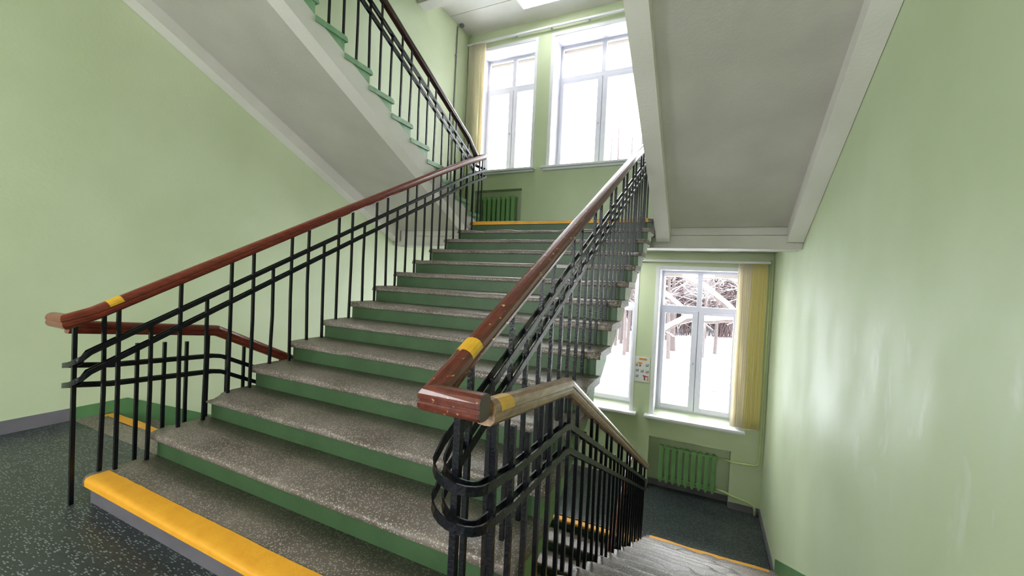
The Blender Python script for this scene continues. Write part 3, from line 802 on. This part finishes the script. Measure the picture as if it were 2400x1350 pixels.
def make_tree(seed, h, spread, r0, first, nb, depth, snow=True, twig_n=6, lean=0.03):
    rr = random.Random(seed); wood_bm = bmesh.new(); tw_bm = bmesh.new(); sn = bmesh.new()
    segs = []
    def grow(p, d, L, r, lev):
        n = 5 if lev < 2 else 3
        pts = [p.copy()]; dd = d.copy()
        for i in range(n):
            dd = (dd + Vector((rr.uniform(-1,1),rr.uniform(-1,1),rr.uniform(-.6,.7)))*.20).normalized()
            pts.append(pts[-1]+dd*L/n)
        tube(wood_bm if lev < 2 else tw_bm, pts, r, 6 if lev<2 else 4, r*.35)
        if snow and abs(dd.z) < .6 and lev == 1 and rr.random() < .4:
            tube(sn, [q+Vector((0,0,r*.75)) for q in pts], r*.8, 5, r*.5)
        if lev < depth:
            k = nb if lev == 1 else twig_n
            for b in range(k):
                t = rr.uniform(.25,1); q = pts[0].lerp(pts[-1], t) if n < 2 else pts[min(n, max(1,int(t*n)))]
                side = Vector((rr.uniform(-1,1),rr.uniform(-1,1),rr.uniform(-.3,.6)))
                grow(q, (dd*.6+side*.8).normalized(), L*rr.uniform(.35,.6), max(.006, r*.42), lev+1)
    top = Vector((rr.uniform(-lean,lean)*h, rr.uniform(-lean,lean)*h, h))
    tp = [Vector((0,0,0)).lerp(top, i/8)+Vector((rr.uniform(-.04,.04),rr.uniform(-.04,.04),0))*(i>0) for i in range(9)]
    tube(wood_bm, tp, r0, 9, r0*.12)
    for b in range(first):
        t = .28+.7*(b+.5)/first; q = Vector((0,0,0)).lerp(top, t); a = rr.uniform(0,2*PI)
        grow(q, Vector((math.cos(a),math.sin(a),rr.uniform(-.05,.55))).normalized(), spread*(1.15-t)*rr.uniform(.8,1.2), r0*.34*(1.1-t), 1)
    return wood_bm, tw_bm, sn

def place_tree(bms, loc, label, group):
    T = thing('bare_tree', (0,0,0), label, 'tree', group)
    a, b, c = bms
    obj('trunk', a, M['bark'], T); obj('twigs', b, M['twig'], T)
    if len(c.verts): obj('snow_cover', c, M['snow'], T)
    else: c.free()
    T.location = loc
    return T
def dup(T, loc, rz, s):
    r = T.copy(); COL.objects.link(r); r.location = loc; r.rotation_euler=(0,0,rz); r.scale=(s,s,s)
    for ch in list(T.children):
        c = ch.copy(); COL.objects.link(c); c.parent = r
    return r
FL, FG = 'bare snowy tree of the wood beyond the snowfield outside', 'bare trees of the wood outside'
rt = random.Random(11); protos = []
for s in range(5):
    protos.append(place_tree(make_tree(100+s, rt.uniform(11,14), 4.2, .16, 20, 4, 3, True, 3), (rt.uniform(-4,4)+s*1.2-4, 44+3*s, -5.0), FL, FG))
for i in range(34):
    y = rt.uniform(36, 62); x = 2.6 + (y-2)*rt.uniform(-.26, .16)
    dup(protos[i%5], (x, y, -5.0+.012*(y-25)), rt.uniform(0,6.28), rt.uniform(.8,1.15))
# the tree whose trunk foot shows in the left sash of the lower window
place_tree(make_tree(31, 13, 5.5, .30, 16, 5, 3, True, 3), (.28, 43.0, -5.1), 'bare tree standing alone in the snow, trunk foot seen through the narrow lower window', None)
# heavy snow-laden limbs of a near tree
rn = random.Random(5)
def near_tree(loc, limbs, label):
    T = thing('bare_tree', loc, label, 'tree'); L0 = Vector(loc)
    w = bmesh.new(); sn = bmesh.new(); tw = bmesh.new()
    tube(w, [L0, L0+Vector((.05,.1,3)), L0+Vector((-.05,.1,6)), L0+Vector((.1,0,9))], .22, 10, .1)
    for poly, r in limbs:
        pts = []
        for a, b in zip(poly[:-1], poly[1:]):
            for q in (0, .33, .66):
                pts.append(Vector(a).lerp(Vector(b), q)+Vector((rn.uniform(-.02,.02),rn.uniform(-.05,.05),rn.uniform(-.025,.025))))
        pts.append(Vector(poly[-1])); n = len(pts)-1
        tube(w, pts, r, 8, r*.5); tube(sn, [q+Vector((0,0,r*.95)) for q in pts], r*1.15, 8, r*.9)
        for i in range(1,n+1):
            for _ in range(3):
                d = Vector((rn.uniform(-1,1),rn.uniform(-.6,.6),rn.uniform(-.8,.5)))*rn.uniform(.25,.7)
                q = [pts[i], pts[i]+d*.5+Vector((0,0,.04)), pts[i]+d]
                tube(tw, q, .012, 4, .004)
                if abs(d.z) < .35: tube(sn, [v+Vector((0,0,.013)) for v in q], .014, 4, .007)
    obj('trunk', w, M['bark'], T, True); obj('twigs', tw, M['twig'], T); obj('snow_cover', sn, M['snow'], T, True)

# tall trees whose tops show over the sill of the wide upper window
for x, y, sc in ((-7.9,46,1.75),(-6.6,47,1.9),(-5.4,46,1.8)):
    dup(protos[1], (x, y, -5.0), x*3, sc)
# thicket of bare shrubs along the wood's edge
def make_shrub(seed):
    rr = random.Random(seed); w_ = bmesh.new(); sn = bmesh.new()
    for i in range(13):
        a = rr.uniform(0,2*PI); p = Vector((rr.uniform(-.9,.9), rr.uniform(-.6,.6), 0)); d = Vector((math.cos(a)*.35, math.sin(a)*.35, 1)).normalized()
        L = rr.uniform(7.0,13.0); pts = [p]
        for k in range(5):
            d = (d+Vector((rr.uniform(-.2,.2),rr.uniform(-.2,.2),0))).normalized(); pts.append(pts[-1]+d*L/5)
        tube(w_, pts, rr.uniform(.03,.055), 4, .014)
        for k in range(80):
            q = pts[rr.randint(2,5)].lerp(pts[rr.randint(2,5)], rr.random()); e = Vector((rr.uniform(-1,1),rr.uniform(-1,1),rr.uniform(-.2,.8))).normalized()*rr.uniform(.5,1.5)
            m_ = q+e*.5+Vector((0,0,rr.uniform(-.1,.15)))
            tube(w_, [q, m_, q+e], .034, 3, .018)
            if rr.random() < .1: tube(sn, [q+Vector((0,0,.045)), m_+Vector((0,0,.045)), q+e+Vector((0,0,.03))], .034, 4, .018)
    return w_, sn
SL_, SG_ = 'bare reddish young tree of the snowy thicket at the edge of the wood', 'young trees of the thicket outside'
sp = []
for k in range(4):
    w_, sn = make_shrub(300+k)
    T = thing('young_tree', (0,0,0), SL_, 'tree', SG_)
    obj('stems', w_, M['twig'], T); obj('snow_cover', sn, M['snow'], T); sp.append(T)
rs = random.Random(21)
for i in range(160):
    y = rs.uniform(55, 100); x = 2.98 + (y+1.03)*rs.uniform(-.26, .11)
    loc = (x, y, -5.1+.012*(y-25)); k = i % 4
    if i < 4: sp[i].location = loc
    else: dup(sp[k], loc, rs.uniform(0,6.28), rs.uniform(.85,1.15))

# ------------------------------------------------------------------ camera
cx, cy, cz, yaw, pitch, roll, fpx = 2.98684, -1.030588, 1.324367, .4393555, -.0206006, .0465447, 965.98
f = Vector((-math.sin(yaw)*math.cos(pitch), math.cos(yaw)*math.cos(pitch), math.sin(pitch)))
r0 = Vector((math.cos(yaw), math.sin(yaw), 0)); u0 = r0.cross(f)
r_ = r0*math.cos(roll)+u0*math.sin(roll); u_ = -r0*math.sin(roll)+u0*math.cos(roll)
cam = bpy.data.cameras.new('camera'); co = bpy.data.objects.new('camera', cam); COL.objects.link(co)
mw = Matrix.Identity(4)
for i in range(3):
    mw[i][0] = r_[i]; mw[i][1] = u_[i]; mw[i][2] = -f[i]
mw[0][3], mw[1][3], mw[2][3] = cx, cy, cz
co.matrix_world = mw
cam.sensor_width = 36; cam.lens = fpx/2400*36; cam.clip_start = .05; cam.clip_end = 300
scene.camera = co

# limbs crossing the panes (a real tree 12 m out)
near_tree((4.75, 12.9, -5.1), [
    ([(4.75,12.9,-.4),(3.62,12.5,.79),(2.9,12.5,1.38),(2.2,12.5,1.72),(1.0,12.7,2.7)], .075),
    ([(4.75,12.9,.25),(3.74,12.5,.45),(2.98,12.5,.36),(2.69,12.5,.43),(2.4,12.5,.31),(1.89,12.5,-.04),(1.4,12.4,-.2)], .085),
    ([(2.69,12.5,.43),(2.255,12.5,.77),(1.72,12.5,1.17),(1.1,12.4,1.8)], .065),
    ([(4.75,12.9,1.2),(3.9,12.6,1.5),(3.2,12.4,1.75),(2.5,12.6,2.4)], .05),
    ([(4.75,12.9,-1.2),(3.73,12.5,-1.54),(3.4,12.5,-1.70),(3.06,12.5,-1.67)], .016),
    ([(3.73,12.5,-1.54),(3.6,12.5,-1.2),(3.45,12.5,-1.35)], .010)],
    'near bare tree with thick snow-laden limbs crossing the narrow lower window')

# ------------------------------------------------------------------ light
w = bpy.data.worlds.new('overcast'); scene.world = w; w.use_nodes = True
bg = w.node_tree.nodes['Background']; bg.inputs['Color'].default_value = (.95,.975,1,1); bg.inputs['Strength'].default_value = 8.0
def portal(x0,x1,z0,z1,y,inward):
    l = bpy.data.lights.new('window_daylight','AREA'); l.shape='RECTANGLE'; l.size = x1-x0; l.size_y = z1-z0
    l.cycles.is_portal = True
    o = bpy.data.objects.new('window_daylight', l); COL.objects.link(o)
    o.location = ((x0+x1)/2, y, (z0+z1)/2); o.rotation_euler = (-PI/2 if inward < 0 else PI/2, 0, 0)
for c, d in WZ:
    for a, b in WIN: portal(a,b,c,d,7.0,-1)
for a,b,c,d in fh: portal(a,b,c,d,YHALL-.31,1)  # portals of the added fill openings behind the camera

vs = scene.view_settings
scene.display_settings.display_device = 'sRGB'
vs.view_transform = 'Standard'; vs.look = 'None'; vs.gamma = 1; vs.use_curve_mapping = False
vs.exposure = 1.05
scene.cycles.use_denoising = True
scene.cycles.use_adaptive_sampling = True; scene.cycles.adaptive_threshold = .03
scene.cycles.max_bounces = 8; scene.cycles.diffuse_bounces = 5; scene.cycles.glossy_bounces = 3; scene.cycles.transparent_max_bounces = 12
scene.cycles.sample_clamp_indirect = 8
